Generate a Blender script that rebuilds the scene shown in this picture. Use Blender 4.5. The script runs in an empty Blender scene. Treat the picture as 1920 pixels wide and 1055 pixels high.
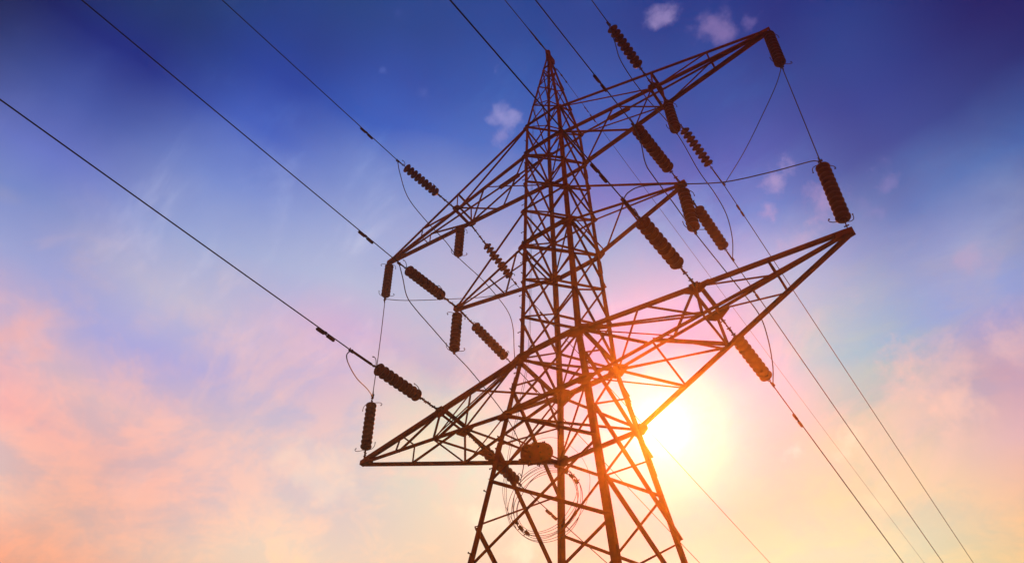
import bpy, math, random
from mathutils import Vector as V, Matrix

# ------------------------------------------------------------------ camera
scene = bpy.context.scene
col = scene.collection
RCAM = [[0.80252, 0.596585, 0.006941], [-0.439704, 0.599268, -0.668983], [-0.403265, 0.53382, 0.743245]]
CAMP = [6.458, -10.684, 1.6]
cd = bpy.data.cameras.new('camera')
cam = bpy.data.objects.new('camera', cd)
col.objects.link(cam)
r0, r1, r2 = [V(r) for r in RCAM]
m = Matrix.Identity(4)
for i in range(3):
    m[i][0] = r0[i]; m[i][1] = -r1[i]; m[i][2] = -r2[i]; m[i][3] = CAMP[i]
cam.matrix_world = m
cd.sensor_width = 36.0
cd.lens = 26.2206
cd.clip_start = 0.05
cd.clip_end = 6000
scene.camera = cam
scene.view_settings.view_transform = 'Standard'
scene.view_settings.look = 'None'
scene.view_settings.exposure = 0
scene.view_settings.gamma = 1
scene.cycles.use_denoising = True
scene.cycles.max_bounces = 6
scene.cycles.volume_bounces = 0
scene.render.film_transparent = False

# ------------------------------------------------------------------ sky and sun
SUN = V([-0.31734, 0.74102, 0.59177])
SUN_EL = math.asin(SUN.z)
SUN_AZ = math.atan2(SUN.x, SUN.y)
AZ = [-102, -86, -70, -55, -40, -25, -10, 6, 24]
EL = [18, 22, 26, 30, 34, 38, 42, 46, 50, 54, 58, 62, 66, 70]
SKY = [
 [[1.1847, 0.82, 0.695], [0.9069, 0.3966, 0.4572], [0.5836, 0.5796, 0.7373], [0.2922, 0.2829, 0.6576], [0.2546, 0.2376, 0.6662], [0.1121, 0.1252, 0.3267], [0.0207, 0.0401, 0.1263], [0.0176, 0.0305, 0.1162], [0.0063, 0.0162, 0.0754], [0.0014, 0.0061, 0.0426], [0.0043, 0.0198, 0.0713], [0.0073, 0.0329, 0.1162], [0.0089, 0.0404, 0.1492], [0.0101, 0.0459, 0.1776]],
 [[1.1973, 0.4035, 0.2414], [0.6082, 0.1549, 0.2876], [0.9818, 0.8272, 0.7565], [0.9716, 0.437, 0.4717], [0.7417, 0.4875, 0.5917], [0.3842, 0.4037, 0.6423], [0.1966, 0.2714, 0.5866], [0.136, 0.1918, 0.5808], [0.052, 0.0974, 0.3931], [0.0053, 0.0237, 0.2215], [0.0078, 0.0352, 0.168], [0.0093, 0.0417, 0.1697], [0.0104, 0.0473, 0.1845], [0.0112, 0.0506, 0.2037]],
 [[1.1862, 0.3868, 0.1894], [1.0653, 0.4218, 0.2073], [0.8549, 0.5024, 0.3799], [0.8613, 0.4944, 0.4386], [0.8652, 0.5383, 0.5051], [0.4906, 0.4372, 0.6992], [0.5869, 0.5336, 0.6543], [0.3508, 0.4247, 0.6938], [0.1817, 0.2749, 0.6562], [0.048, 0.1199, 0.5261], [0.013, 0.0571, 0.3585], [0.0118, 0.0493, 0.2663], [0.012, 0.0541, 0.2268], [0.0122, 0.0552, 0.2332]],
 [[1.1041, 0.705, 0.3995], [1.1013, 0.7351, 0.4422], [1.0389, 0.7498, 0.5135], [0.8469, 0.6366, 0.5681], [0.7496, 0.5944, 0.5915], [0.6007, 0.4993, 0.6518], [0.5748, 0.4514, 0.6923], [0.4402, 0.5043, 0.7228], [0.3357, 0.4193, 0.7128], [0.1855, 0.2846, 0.6431], [0.0295, 0.1144, 0.5165], [0.0189, 0.0763, 0.3826], [0.014, 0.0615, 0.2833], [0.0125, 0.0567, 0.256]],
 [[0.9681, 0.7148, 0.4575], [0.9624, 0.7044, 0.4413], [0.9591, 0.6984, 0.4291], [0.9184, 0.7842, 0.5041], [0.7844, 0.8826, 0.589], [0.5501, 0.7467, 0.5812], [0.4389, 0.4812, 0.5998], [0.4707, 0.5183, 0.6744], [0.4093, 0.445, 0.6827], [0.2129, 0.3082, 0.6459], [0.0519, 0.1559, 0.5455], [0.0206, 0.0975, 0.4262], [0.0143, 0.0675, 0.3196], [0.0118, 0.0554, 0.2709]],
 [[0.7813, 0.8296, 0.5125], [0.7714, 0.8336, 0.492], [0.7664, 0.8341, 0.4683], [0.7963, 0.5376, 0.2877], [0.6051, 0.4848, 0.2854], [0.2924, 0.5879, 0.4168], [0.1458, 0.2441, 0.4245], [0.2228, 0.5332, 0.679], [0.1854, 0.4255, 0.6856], [0.1226, 0.2006, 0.5776], [0.0254, 0.1295, 0.4957], [0.0118, 0.093, 0.4074], [0.0089, 0.0609, 0.3074], [0.0079, 0.0496, 0.2669]],
 [[0.8574, 0.7809, 0.3636], [0.8037, 0.8051, 0.4281], [0.7435, 0.7991, 0.4873], [0.6381, 0.6955, 0.4132], [0.3435, 0.6086, 0.4398], [0.144, 0.5995, 0.5767], [0.2578, 0.5377, 0.6466], [0.3395, 0.4593, 0.7314], [0.0728, 0.2349, 0.6368], [0.0298, 0.1093, 0.4761], [0.0053, 0.081, 0.3931], [0.004, 0.0689, 0.3367], [0.0035, 0.042, 0.2561], [0.0036, 0.0421, 0.2541]],
 [[1.0953, 0.6008, 0.0868], [1.0228, 0.5796, 0.1726], [0.8123, 0.5006, 0.3046], [0.6231, 0.4355, 0.5371], [0.4601, 0.3467, 0.4987], [0.267, 0.3722, 0.6667], [0.2504, 0.335, 0.5936], [0.0701, 0.1902, 0.4983], [0.0114, 0.068, 0.3241], [0.003, 0.0518, 0.3], [0.001, 0.0508, 0.277], [0.0012, 0.0281, 0.2136], [0.0014, 0.0281, 0.2172], [0.0019, 0.0329, 0.2312]],
 [[0.9625, 0.4816, 0.1235], [0.7704, 0.4034, 0.4768], [0.5207, 0.3577, 0.6118], [0.2234, 0.2859, 0.6211], [0.0919, 0.0557, 0.1062], [0.0555, 0.0616, 0.1429], [0.0446, 0.0729, 0.2401], [0.0006, 0.0638, 0.3174], [0.0006, 0.0161, 0.151], [0.0006, 0.0086, 0.1205], [0.0006, 0.0105, 0.1327], [0.0006, 0.0071, 0.1343], [0.0008, 0.0155, 0.1696], [0.001, 0.0238, 0.2037]]]

world = bpy.data.worlds.new("World")
scene.world = world
world.use_nodes = True
nt = world.node_tree
nt.nodes.clear()
def N(t, **kw):
    n = nt.nodes.new(t)
    for k, v in kw.items():
        setattr(n, k, v)
    return n
def L(a, b): nt.links.new(a, b)
def sock(s, v):
    if hasattr(v, 'is_output'): L(v, s)
    else: s.default_value = v
def math_(op, a, b=None, c=None, clamp=False):
    n = N('ShaderNodeMath', operation=op, use_clamp=clamp)
    for i, v in enumerate((a, b, c)):
        if v is not None: sock(n.inputs[i], v)
    return n.outputs[0]
def smooth(v, a, b):
    n = N('ShaderNodeMapRange', interpolation_type='SMOOTHSTEP')
    sock(n.inputs['Value'], v); n.inputs['From Min'].default_value = a; n.inputs['From Max'].default_value = b
    return n.outputs[0]
def lin(v, a, b):
    n = N('ShaderNodeMapRange'); n.clamp = True
    sock(n.inputs['Value'], v); n.inputs['From Min'].default_value = a; n.inputs['From Max'].default_value = b
    return n.outputs[0]
def mixc(f, a, b, mode='MIX'):
    n = N('ShaderNodeMix', data_type='RGBA', blend_type=mode)
    n.clamp_result = False
    sock(n.inputs[0], f); sock(n.inputs[6], a); sock(n.inputs[7], b)
    return n.outputs[2]
def vmath(op, a, b=None):
    n = N('ShaderNodeVectorMath', operation=op)
    sock(n.inputs[0], a)
    if b is not None: sock(n.inputs[1], b)
    return n
tc = N('ShaderNodeTexCoord')
dirn = vmath('NORMALIZE', tc.outputs['Generated']).outputs[0]
sep = N('ShaderNodeSeparateXYZ'); L(dirn, sep.inputs[0])
az = math_('MULTIPLY', math_('ARCTAN2', sep.outputs[0], sep.outputs[1]), 180 / math.pi)
el = math_('MULTIPLY', math_('ARCSINE', sep.outputs[2]), 180 / math.pi)
# soft, wandering edges: cloud-sized noise bends the colour bands of the dusk sky
def noise(scale, detail, vec=None, rough=0.55, dist=0.0):
    n = N('ShaderNodeTexNoise'); n.noise_dimensions = '3D'
    L(vec if vec is not None else dirn, n.inputs['Vector'])
    n.inputs['Scale'].default_value = scale; n.inputs['Detail'].default_value = detail
    n.inputs['Roughness'].default_value = rough; n.inputs['Distortion'].default_value = dist
    return n
wob = noise(3.2, 6, rough=0.5)
elw = math_('ADD', el, math_('MULTIPLY', math_('SUBTRACT', wob.outputs['Fac'], 0.5), 8.0))
elf = lin(elw, EL[0], EL[-1])
prev = None
for i, row in enumerate(SKY):
    r = N('ShaderNodeValToRGB')
    L(elf, r.inputs[0])
    e = r.color_ramp.elements
    for j, c in enumerate(row):
        p = (EL[j] - EL[0]) / (EL[-1] - EL[0])
        if j == 0: x = e[0]; x.position = 0.0
        elif j == len(row) - 1: x = e[len(e) - 1]; x.position = 1.0
        else: x = e.new(p)
        x.color = (c[0], c[1], c[2], 1)
    prev = r.outputs[0] if prev is None else mixc(smooth(az, AZ[i - 1], AZ[i]), prev, r.outputs[0])
base = prev
# broad sunset clouds low in the sky: warmer crests, cooler mauve hollows
cvec = N('ShaderNodeMapping'); L(dirn, cvec.inputs[0]); cvec.inputs['Rotation'].default_value = (0.3, -0.5, 0.4); cvec.inputs['Scale'].default_value = (1.0, 1.5, 2.0)
cl = noise(2.6, 10, cvec.outputs[0], 0.60, 0.7)
cl2 = noise(11.0, 9, cvec.outputs[0], 0.62, 0.4)
cln = math_('ADD', math_('MULTIPLY', cl.outputs['Fac'], 0.62), math_('MULTIPLY', cl2.outputs['Fac'], 0.38))
clm = smooth(cln, 0.42, 0.585)
low = math_('SUBTRACT', 1.0, smooth(el, 36, 50))
tint = mixc(clm, (0.80, 0.92, 1.08, 1), (1.13, 1.02, 0.97, 1))
base = mixc(low, base, mixc(1.0, base, tint, 'MULTIPLY'))
# peach and pink streaks of cloud across the lower half of the sky
sv = N('ShaderNodeMapping'); L(dirn, sv.inputs[0]); sv.inputs['Rotation'].default_value = (-0.4, 0.9, 0.2); sv.inputs['Scale'].default_value = (1.0, 1.6, 1.3)
sn = noise(4.8, 11, sv.outputs[0], 0.62, 0.6)
sm = math_('MULTIPLY', smooth(sn.outputs['Fac'], 0.47, 0.66), math_('MULTIPLY', smooth(el, 25, 31), math_('SUBTRACT', 1.0, smooth(el, 37, 45))))
base = mixc(math_('MULTIPLY', sm, 0.40), base, (0.97, 0.62, 0.55, 1))
# thin high wisps
wv = N('ShaderNodeMapping'); L(dirn, wv.inputs[0]); wv.inputs['Rotation'].default_value = (0.5, 0.3, 0.9); wv.inputs['Scale'].default_value = (1.0, 2.3, 1.4)
wi = noise(5.0, 10, wv.outputs[0], 0.6, 0.3)
wim = math_('MULTIPLY', smooth(wi.outputs['Fac'], 0.5, 0.78), math_('MULTIPLY', smooth(el, 36, 46), 0.6))
base = mixc(wim, base, mixc(1.0, base, (1.9, 1.6, 1.22, 1), 'MULTIPLY'))
# small separate puffs of cloud: (direction, angular radius in degrees, strength, colour)
PUFFS = [[[-0.07568, 0.40459, 0.91136], 0.84, 0.615, [0.392, 0.305, 0.61]], [[-0.03556, 0.45355, 0.89052], 1.4, 0.5084, [0.352, 0.242, 0.527]], [[0.00389, 0.46364, 0.88601], 0.57, 0.41, [0.262, 0.188, 0.485]], [[-0.30405, 0.3907, 0.86885], 0.91, 0.615, [0.376, 0.361, 0.701]], [[-0.32198, 0.40905, 0.85382], 0.57, 0.41, [0.352, 0.328, 0.658]], [[-0.27476, 0.33841, 0.89999], 0.37, 0.369, [0.262, 0.262, 0.61]], [[-0.0555, 0.61484, 0.7867], 0.9, 0.533, [0.503, 0.392, 0.658]], [[-0.08955, 0.63834, 0.76453], 0.57, 0.41, [0.515, 0.376, 0.631]], [[-0.02827, 0.66422, 0.747], 1.35, 0.451, [0.503, 0.352, 0.61]], [[0.04738, 0.66368, 0.74651], 1.01, 0.41, [0.305, 0.262, 0.578]], [[0.02338, 0.68125, 0.73168], 0.91, 0.24599999999999997, [0.305, 0.283, 0.61]], [[0.09511, 0.75329, 0.65077], 1.12, 0.41, [0.546, 0.392, 0.578]], [[-0.06576, 0.68311, 0.72735], 1.3, 0.328, [0.61, 0.445, 0.61]], [[-0.34336, 0.2112, 0.91515], 0.69, 0.287, [0.091, 0.127, 0.485]], [[-0.39045, 0.24769, 0.88668], 0.31, 0.328, [0.127, 0.188, 0.578]], [[-0.36141, 0.3028, 0.88187], 0.53, 0.24599999999999997, [0.156, 0.205, 0.578]], [[-0.02611, 0.80816, 0.58838], 1.73, 0.55, [0.939, 0.578, 0.485]], [[0.00482, 0.84171, 0.53991], 1.61, 0.5, [0.973, 0.631, 0.503]], [[-0.12241, 0.83388, 0.5382], 1.07, 0.6, [1.0, 0.855, 0.61]], [[-0.18198, 0.81956, 0.54333], 0.77, 0.6, [1.0, 0.905, 0.716]], [[-0.12153, 0.86749, 0.48239], 1.11, 0.4, [1.0, 0.831, 0.546]], [[-0.80133, 0.16619, 0.57467], 1.77, 0.5, [0.939, 0.468, 0.429]], [[-0.77106, 0.27738, 0.57317], 1.81, 0.4, [0.973, 0.546, 0.456]], [[-0.54856, 0.66341, 0.50889], 1.56, 0.6, [1.064, 0.956, 0.68]], [[-0.52461, 0.70581, 0.47605], 1.37, 0.6, [1.064, 0.956, 0.68]], [[-0.67803, 0.49984, 0.53892], 2.27, 0.35, [1.0, 0.831, 0.644]]]
fine = noise(26.0, 8, rough=0.6)
mid = noise(9.0, 6, rough=0.55)
nz = math_('ADD', math_('MULTIPLY', math_('SUBTRACT', fine.outputs['Fac'], 0.5), 2.3), math_('MULTIPLY', math_('SUBTRACT', mid.outputs['Fac'], 0.5), 1.1))
def warped(v, scale, det, amp):
    sc_ = vmath('SCALE', vmath('SUBTRACT', noise(scale, det).outputs['Color'], (0.5, 0.5, 0.5)).outputs[0]); sc_.inputs['Scale'].default_value = amp
    return vmath('NORMALIZE', vmath('ADD', v, sc_.outputs[0]).outputs[0]).outputs[0]
dwp = warped(warped(dirn, 11.0, 3, 0.065), 42.0, 5, 0.032)
for d_, rad, st, pc in PUFFS:
    dot = vmath('DOT_PRODUCT', dwp, tuple(d_)).outputs['Value']
    ang = math_('ARCCOSINE', math_('MINIMUM', dot, 0.9999999))
    g = math_('SUBTRACT', 1.0, math_('MULTIPLY', ang, 1.0 / math.radians(rad * 1.7)))
    g = math_('ADD', math_('MAXIMUM', g, -1.0), nz)
    f = math_('MULTIPLY', smooth(g, 0.18, 1.15), st)
    f = math_('MULTIPLY', f, math_('SUBTRACT', 1.0, smooth(ang, math.radians(rad * 1.0), math.radians(rad * 2.1))))
    base = mixc(f, base, (*pc, 1))
# the sun: disc and the bright aureole of the sky round it
sd = vmath('DOT_PRODUCT', dirn, tuple(SUN)).outputs['Value']
th = math_('MULTIPLY', math_('ARCCOSINE', math_('MINIMUM', sd, 0.9999999)), 180 / math.pi)
def bell(w, p):
    q = math_('POWER', math_('MULTIPLY', th, 1.0 / w), p)
    return math_('EXPONENT', math_('MULTIPLY', q, -1.0))
au = mixc(bell(0.75, 1.0), (0, 0, 0, 1), (2.0, 2.0, 2.2, 1))
base = mixc(math_('MULTIPLY', bell(7.5, 1.8), 0.94), base, (0.10, 0.06, 0.88, 1))
base = mixc(1.0, base, au, 'ADD')
nis = N('ShaderNodeTexSky'); nis.sky_type = 'NISHITA'; nis.sun_disc = False
nis.sun_elevation = SUN_EL; nis.sun_rotation = SUN_AZ
bgn = N('ShaderNodeBackground'); L(nis.outputs[0], bgn.inputs[0]); bgn.inputs[1].default_value = 0.0012
bg = N('ShaderNodeBackground'); L(base, bg.inputs[0]); bg.inputs[1].default_value = 1.0
add = N('ShaderNodeAddShader'); L(bg.outputs[0], add.inputs[0]); L(bgn.outputs[0], add.inputs[1])
out = N('ShaderNodeOutputWorld'); L(add.outputs[0], out.inputs[0])

sl = bpy.data.lights.new('sun', 'SUN')
sl.energy = 5.0
sl.color = (1.0, 0.24, 0.022)
sl.angle = math.radians(0.5)
so = bpy.data.objects.new('sun', sl); col.objects.link(so)
so.rotation_euler = (-SUN).to_track_quat('-Z', 'Y').to_euler()
so.location = SUN * 300

# ------------------------------------------------------------------ materials
def mat(name, colour, rough, metal=0.0, var=None, scale=6.0, bump=0.0, spec=0.5):
    m_ = bpy.data.materials.new(name); m_.use_nodes = True
    t = m_.node_tree; b = t.nodes['Principled BSDF']
    b.inputs['Roughness'].default_value = rough; b.inputs['Metallic'].default_value = metal
    b.inputs['Specular IOR Level'].default_value = spec
    tcn = t.nodes.new('ShaderNodeTexCoord')
    nz_ = t.nodes.new('ShaderNodeTexNoise'); nz_.inputs['Scale'].default_value = scale; nz_.inputs['Detail'].default_value = 7
    t.links.new(tcn.outputs['Object'], nz_.inputs['Vector'])
    rp = t.nodes.new('ShaderNodeValToRGB')
    v = var or colour
    rp.color_ramp.elements[0].position = 0.35; rp.color_ramp.elements[0].color = (*colour, 1)
    rp.color_ramp.elements[1].position = 0.68; rp.color_ramp.elements[1].color = (*v, 1)
    t.links.new(nz_.outputs['Fac'], rp.inputs[0]); t.links.new(rp.outputs[0], b.inputs['Base Color'])
    if bump:
        bp = t.nodes.new('ShaderNodeBump'); bp.inputs['Strength'].default_value = bump; bp.inputs['Distance'].default_value = 0.01
        t.links.new(nz_.outputs['Fac'], bp.inputs['Height']); t.links.new(bp.outputs[0], b.inputs['Normal'])
    return m_
M_STEEL = mat('weathered_rust_steel', (0.150, 0.016, 0.0025), 0.9, 0.0, (0.070, 0.008, 0.0015), 5.0, 0.15, 0.0)
M_PORC = mat('brown_glazed_porcelain', (0.075, 0.009, 0.0018), 0.45, 0.0, (0.045, 0.006, 0.0014), 9.0, 0, 0.03)
M_FIT = mat('dark_forged_steel', (0.045, 0.008, 0.003), 0.8, 0.0, (0.025, 0.005, 0.002), 14.0, 0.1, 0.03)
M_WIRE = mat('dark_stranded_wire', (0.020, 0.016, 0.018), 0.7, 0.0, (0.012, 0.010, 0.012), 20.0, 0, 0.2)
M_CONC = mat('pale_concrete', (0.30, 0.28, 0.25), 0.9, 0.0, (0.22, 0.20, 0.18), 3.0, 0.4)
M_GROUND = mat('dry_grass_ground', (0.060, 0.065, 0.025), 0.95, 0.0, (0.13, 0.10, 0.05), 0.35, 0.5)

# ------------------------------------------------------------------ mesh helpers
class MB:
    def __init__(s): s.v = []; s.f = []
    def add(s, vs, fs):
        o = len(s.v); s.v += [tuple(v) for v in vs]; s.f += [tuple(i + o for i in f) for f in fs]
    def box(s, c, x, y, z):
        c, x, y, z = V(c), V(x), V(y), V(z)
        vs = [c + x * i + y * j + z * k for i in (-1, 1) for j in (-1, 1) for k in (-1, 1)]
        s.add(vs, [(0, 1, 3, 2), (4, 6, 7, 5), (0, 4, 5, 1), (2, 3, 7, 6), (0, 2, 6, 4), (1, 5, 7, 3)])
    def prism(s, pts, d):                 # polygon pts extruded by d
        d = V(d); n = len(pts); pts = [V(p) for p in pts]
        s.add(pts + [p + d for p in pts], [tuple(range(n - 1, -1, -1)), tuple(range(n, 2 * n))] + [(i, (i + 1) % n, (i + 1) % n + n, i + n) for i in range(n)])
    def angle(s, a, b, w, t, f1, f2):     # rolled steel angle: heel runs from a to b, flanges towards f1 and f2
        a, b = V(a), V(b); ax = (b - a).normalized()
        f1 = V(f1); f1 = (f1 - ax * f1.dot(ax)).normalized()
        f2 = V(f2); f2 = f2 - ax * f2.dot(ax); f2 = (f2 - f1 * f2.dot(f1)).normalized()
        sec = [(0, 0), (w, 0), (w, t), (t, t), (t, w), (0, w)]
        s.prism([a + f1 * p + f2 * q for p, q in sec], b - a)
    def tube(s, pts, r, n=8, cap=True):
        pts = [V(p) for p in pts]; vs = []; up = None
        for i, p in enumerate(pts):
            d = (pts[min(i + 1, len(pts) - 1)] - pts[max(i - 1, 0)]).normalized()
            if up is None: up = d.orthogonal().normalized()
            up = (up - d * up.dot(d)).normalized(); bi = d.cross(up)
            rr = r[i] if isinstance(r, (list, tuple)) else r
            for k in range(n):
                a = 2 * math.pi * k / n; vs.append(p + (up * math.cos(a) + bi * math.sin(a)) * rr)
        fs = [(i * n + k, i * n + (k + 1) % n, (i + 1) * n + (k + 1) % n, (i + 1) * n + k) for i in range(len(pts) - 1) for k in range(n)]
        if cap: fs += [tuple(range(n - 1, -1, -1)), tuple(range((len(pts) - 1) * n, len(pts) * n))]
        s.add(vs, fs)
    def lathe(s, prof, n=20, o=(0, 0, 0), ax=(0, 0, 1)):
        o, ax = V(o), V(ax).normalized(); u = ax.orthogonal().normalized(); w = ax.cross(u); vs = []
        for r, z in prof:
            for k in range(n):
                a = 2 * math.pi * k / n; vs.append(o + ax * z + (u * math.cos(a) + w * math.sin(a)) * r)
        fs = [(i * n + k, i * n + (k + 1) % n, (i + 1) * n + (k + 1) % n, (i + 1) * n + k) for i in range(len(prof) - 1) for k in range(n)]
        fs += [tuple(range(n - 1, -1, -1)), tuple(range((len(prof) - 1) * n, len(prof) * n))]
        s.add(vs, fs)
    def ring(s, c, ax, R, r, n=14, m_=6):
        ax = V(ax).normalized(); u = ax.orthogonal().normalized(); w = ax.cross(u); c = V(c)
        s.tube([c + (u * math.cos(2 * math.pi * k / n) + w * math.sin(2 * math.pi * k / n)) * R for k in range(n + 1)], r, m_)
    def build(s, name, m_, parent=None, smooth_=False):
        me = bpy.data.meshes.new(name); me.from_pydata(s.v, [], s.f); me.update()
        me.materials.append(m_)
        if smooth_:
            for p in me.polygons: p.use_smooth = True
            me.set_sharp_from_angle(angle=math.radians(40))
        o = bpy.data.objects.new(name, me); col.objects.link(o)
        if parent is not None: o.parent = parent
        return o
def tag(o, label=None, cat=None, group=None, kind=None):
    for k, v in (('label', label), ('category', cat), ('group', group), ('kind', kind)):
        if v: o[k] = v
    return o
def empty(name, loc=(0, 0, 0)):
    o = bpy.data.objects.new(name, None); col.objects.link(o); o.location = loc; o.empty_display_size = 0.3
    return o
def copy_of(o, parent):
    c = o.copy(); col.objects.link(c); c.parent = parent
    return c
def catmull(pts, n=10):
    p = [V(q) for q in pts]; p = [p[0] * 2 - p[1]] + p + [p[-1] * 2 - p[-2]]; o = []
    for i in range(1, len(p) - 2):
        for k in range(n):
            t = k / n
            o.append(0.5 * ((2 * p[i]) + (p[i + 1] - p[i - 1]) * t + (2 * p[i - 1] - 5 * p[i] + 4 * p[i + 1] - p[i + 2]) * t * t + (3 * p[i] - p[i - 1] - 3 * p[i + 1] + p[i + 2]) * t ** 3))
    o.append(p[-2]); return o

# ------------------------------------------------------------------ ground
g = MB(); gn = 48; gs = 620.0
rnd = random.Random(4)
gv = []
for i in range(gn + 1):
    for j in range(gn + 1):
        x = -gs + 2 * gs * i / gn; y = -gs + 2 * gs * j / gn
        q = min(1, max(0, (math.hypot(x, y) - 30) / 200))
        gv.append((x, y, q * (1.5 * math.sin(x * .013) * math.cos(y * .011) + rnd.uniform(-.3, .3))))
g.add(gv, [(i * (gn + 1) + j, (i + 1) * (gn + 1) + j, (i + 1) * (gn + 1) + j + 1, i * (gn + 1) + j + 1) for i in range(gn) for j in range(gn)])
tag(g.build('ground', M_GROUND, None, True), kind='structure')

# ------------------------------------------------------------------ tower
Z0 = 11.089                 # height of the lower ring of the long arms above the ground
SG = {'A': (-1, -1), 'C': (1, -1), 'B': (-1, 1), 'D': (1, 1)}
RINGS = {"UT": [22.613, 0.6321], "UB": [20.967, 0.6603], "MT": [18.131, 0.7037], "MB": [16.622, 0.7164], "LT": [12.67, 0.7875], "LB": [11.089, 1.0]}
ZAPEX = 28.41
KSP = 0.12998
_lv = sorted((z, w) for z, w in RINGS.values())
def W(z):
    if z <= _lv[0][0]: return _lv[0][1] + KSP * (_lv[0][0] - z)
    for (z0, w0), (z1, w1) in zip(_lv, _lv[1:]):
        if z <= z1: return w0 + (w1 - w0) * (z - z0) / (z1 - z0)
    return max(0.045, _lv[-1][1] * (ZAPEX - z) / (ZAPEX - _lv[-1][0]))
def node(l, z):
    w = W(z); return V((SG[l][0] * w, SG[l][1] * w, z))
def nr(l, k): return node(l, RINGS[k][0])
FACES = {'AC': V((0, -1, 0)), 'BD': V((0, 1, 0)), 'AB': V((-1, 0, 0)), 'CD': V((1, 0, 0))}
tower = empty('transmission_tower')
tag(tower, 'tall rust brown steel lattice pylon with six tapering cross arms against the sunset', 'pylon')

def flat(a, b, n, w, t, side, name, parent, trim=0.02, shift=0.0):
    """brace whose flat flange lies on the face with outward normal n; side +1 outside the legs, -1 inside"""
    a, b, n = V(a), V(b), V(n); ax = (b - a).normalized(); f1 = ax.cross(n).normalized()
    off = n * (0.003 if side > 0 else -0.015) + n * shift * side
    q = MB(); q.angle(a + off - f1 * w * .5 + ax * trim, b + off - f1 * w * .5 - ax * trim, w, t, f1, n * side)
    return q.build(name, M_STEEL, parent)

# legs
ZU = RINGS['UT'][0]
legs = {}
for l in 'ABCD':
    sx, sy = SG[l]; q = MB()
    zs = [0.25, Z0, RINGS['LT'][0], RINGS['MB'][0], RINGS['UB'][0], ZU, ZAPEX - .35]
    ws = [.118, .108, .108, .100, .092, .072]
    for z0, z1, w in zip(zs, zs[1:], ws):
        q.angle(node(l, z0), node(l, z1), w, .012, (-sx, 0, 0), (0, -sy, 0))
    for z in (Z0 - 3.25, Z0 - .9, RINGS['LT'][0] - .75, RINGS['MB'][0] - .5, RINGS['UB'][0] - .6):      # splice angles
        q.angle(node(l, z - .22) + V((sx, sy, 0)) * .010, node(l, z + .22) + V((sx, sy, 0)) * .010, .105, .009, (-sx, 0, 0), (0, -sy, 0))
    legs[l] = q.build('leg', M_STEEL, tower)
# step bolts up two of the legs
sb = MB(); sb.tube([(0, 0, 0), (0, 0, .10)], .009, 6); sb.lathe([(.016, .095), (.016, .113)], 6)
proto_bolt = None
for l, k0, k1 in (('A', 8.0, 22.0),):
    sx, sy = SG[l]; k = 0; z = k0
    while z < k1:
        p = node(l, z)
        if k % 2: d_ = V((sx, 0, 0)); p = p + V((.0, -sy * .05, 0))
        else: d_ = V((0, sy, 0)); p = p + V((-sx * .05, 0, 0))
        if proto_bolt is None: o = proto_bolt = sb.build('step_bolt', M_FIT, legs[l])
        else: o = copy_of(proto_bolt, legs[l])
        o.location = p; o.rotation_euler = d_.to_track_quat('Z', 'Y').to_euler()
        z += .62; k += 1
# face bracing
def xpanel(f, za, zb, wt, wn, name='diagonal_brace'):
    l0, l1 = f; n = FACES[f]
    flat(node(l0, za), node(l1, zb), n, wt, .006, 1, name, tower)
    flat(node(l1, za), node(l0, zb), n, wn, .005, -1, name, tower)
LT, LB, MB_, MT, UB, UT = [RINGS[k][0] for k in ('LT', 'LB', 'MB', 'MT', 'UB', 'UT')]
up = [LT, LT + (MB_ - LT) / 3, LT + 2 * (MB_ - LT) / 3, MB_, MT, (MT + UB) / 2, UB, UT]
for f in FACES:
    for z0, z1 in zip(up, up[1:]):
        xpanel(f, z1, z0, .050, .034)
for f in ('AC', 'BD'):
    lv = [LT, LB, Z0 - 1.57, Z0 - 3.3, Z0 - 5.3]
    for z1, z0 in zip(lv, lv[1:]): xpanel(f, z1, z0, .055, .036)
    xpanel(f, Z0 - 5.3, Z0 - 7.8, .06, .05, 'base_brace'); xpanel(f, Z0 - 7.8, .4, .06, .05, 'base_brace')
for f in ('AB', 'CD'):
    lv = [LT - .79, Z0 - .75, Z0 - 2.5, Z0 - 4.35]
    for z1, z0 in zip(lv, lv[1:]): xpanel(f, z1, z0, .062, .034)
    xpanel(f, Z0 - 4.35, Z0 - 6.6, .06, .05, 'base_brace'); xpanel(f, Z0 - 6.6, Z0 - 9, .06, .05, 'base_brace'); xpanel(f, Z0 - 9, .4, .06, .05, 'base_brace')
    c_ = (node(f[0], LT) + node(f[1], LT)) / 2
    for l in f: flat(c_, node(l, LT - .79), FACES[f], .042, .005, 1, 'diagonal_brace', tower)
# ring struts and plan bracing
for k, wx, wy in (('UT', .060, .045), ('UB', .085, .055), ('MT', .042, .045), ('MB', .088, .055), ('LT', .092, .075), ('LB', .075, .0)):
    z = RINGS[k][0]
    for f in FACES:
        w = wx if f in ('AC', 'BD') else wy
        if w: flat(node(f[0], z), node(f[1], z), FACES[f], w, .008, 1, 'ring_strut', tower, 0, .010)
    if k in ('UB', 'MB', 'LT', 'LB'):
        for i, (a, b) in enumerate(('AD', 'BC')):
            flat(node(a, z), node(b, z), V((0, 0, 1)), .042, .005, 1 if i else -1, 'plan_brace', tower, .06)
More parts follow.
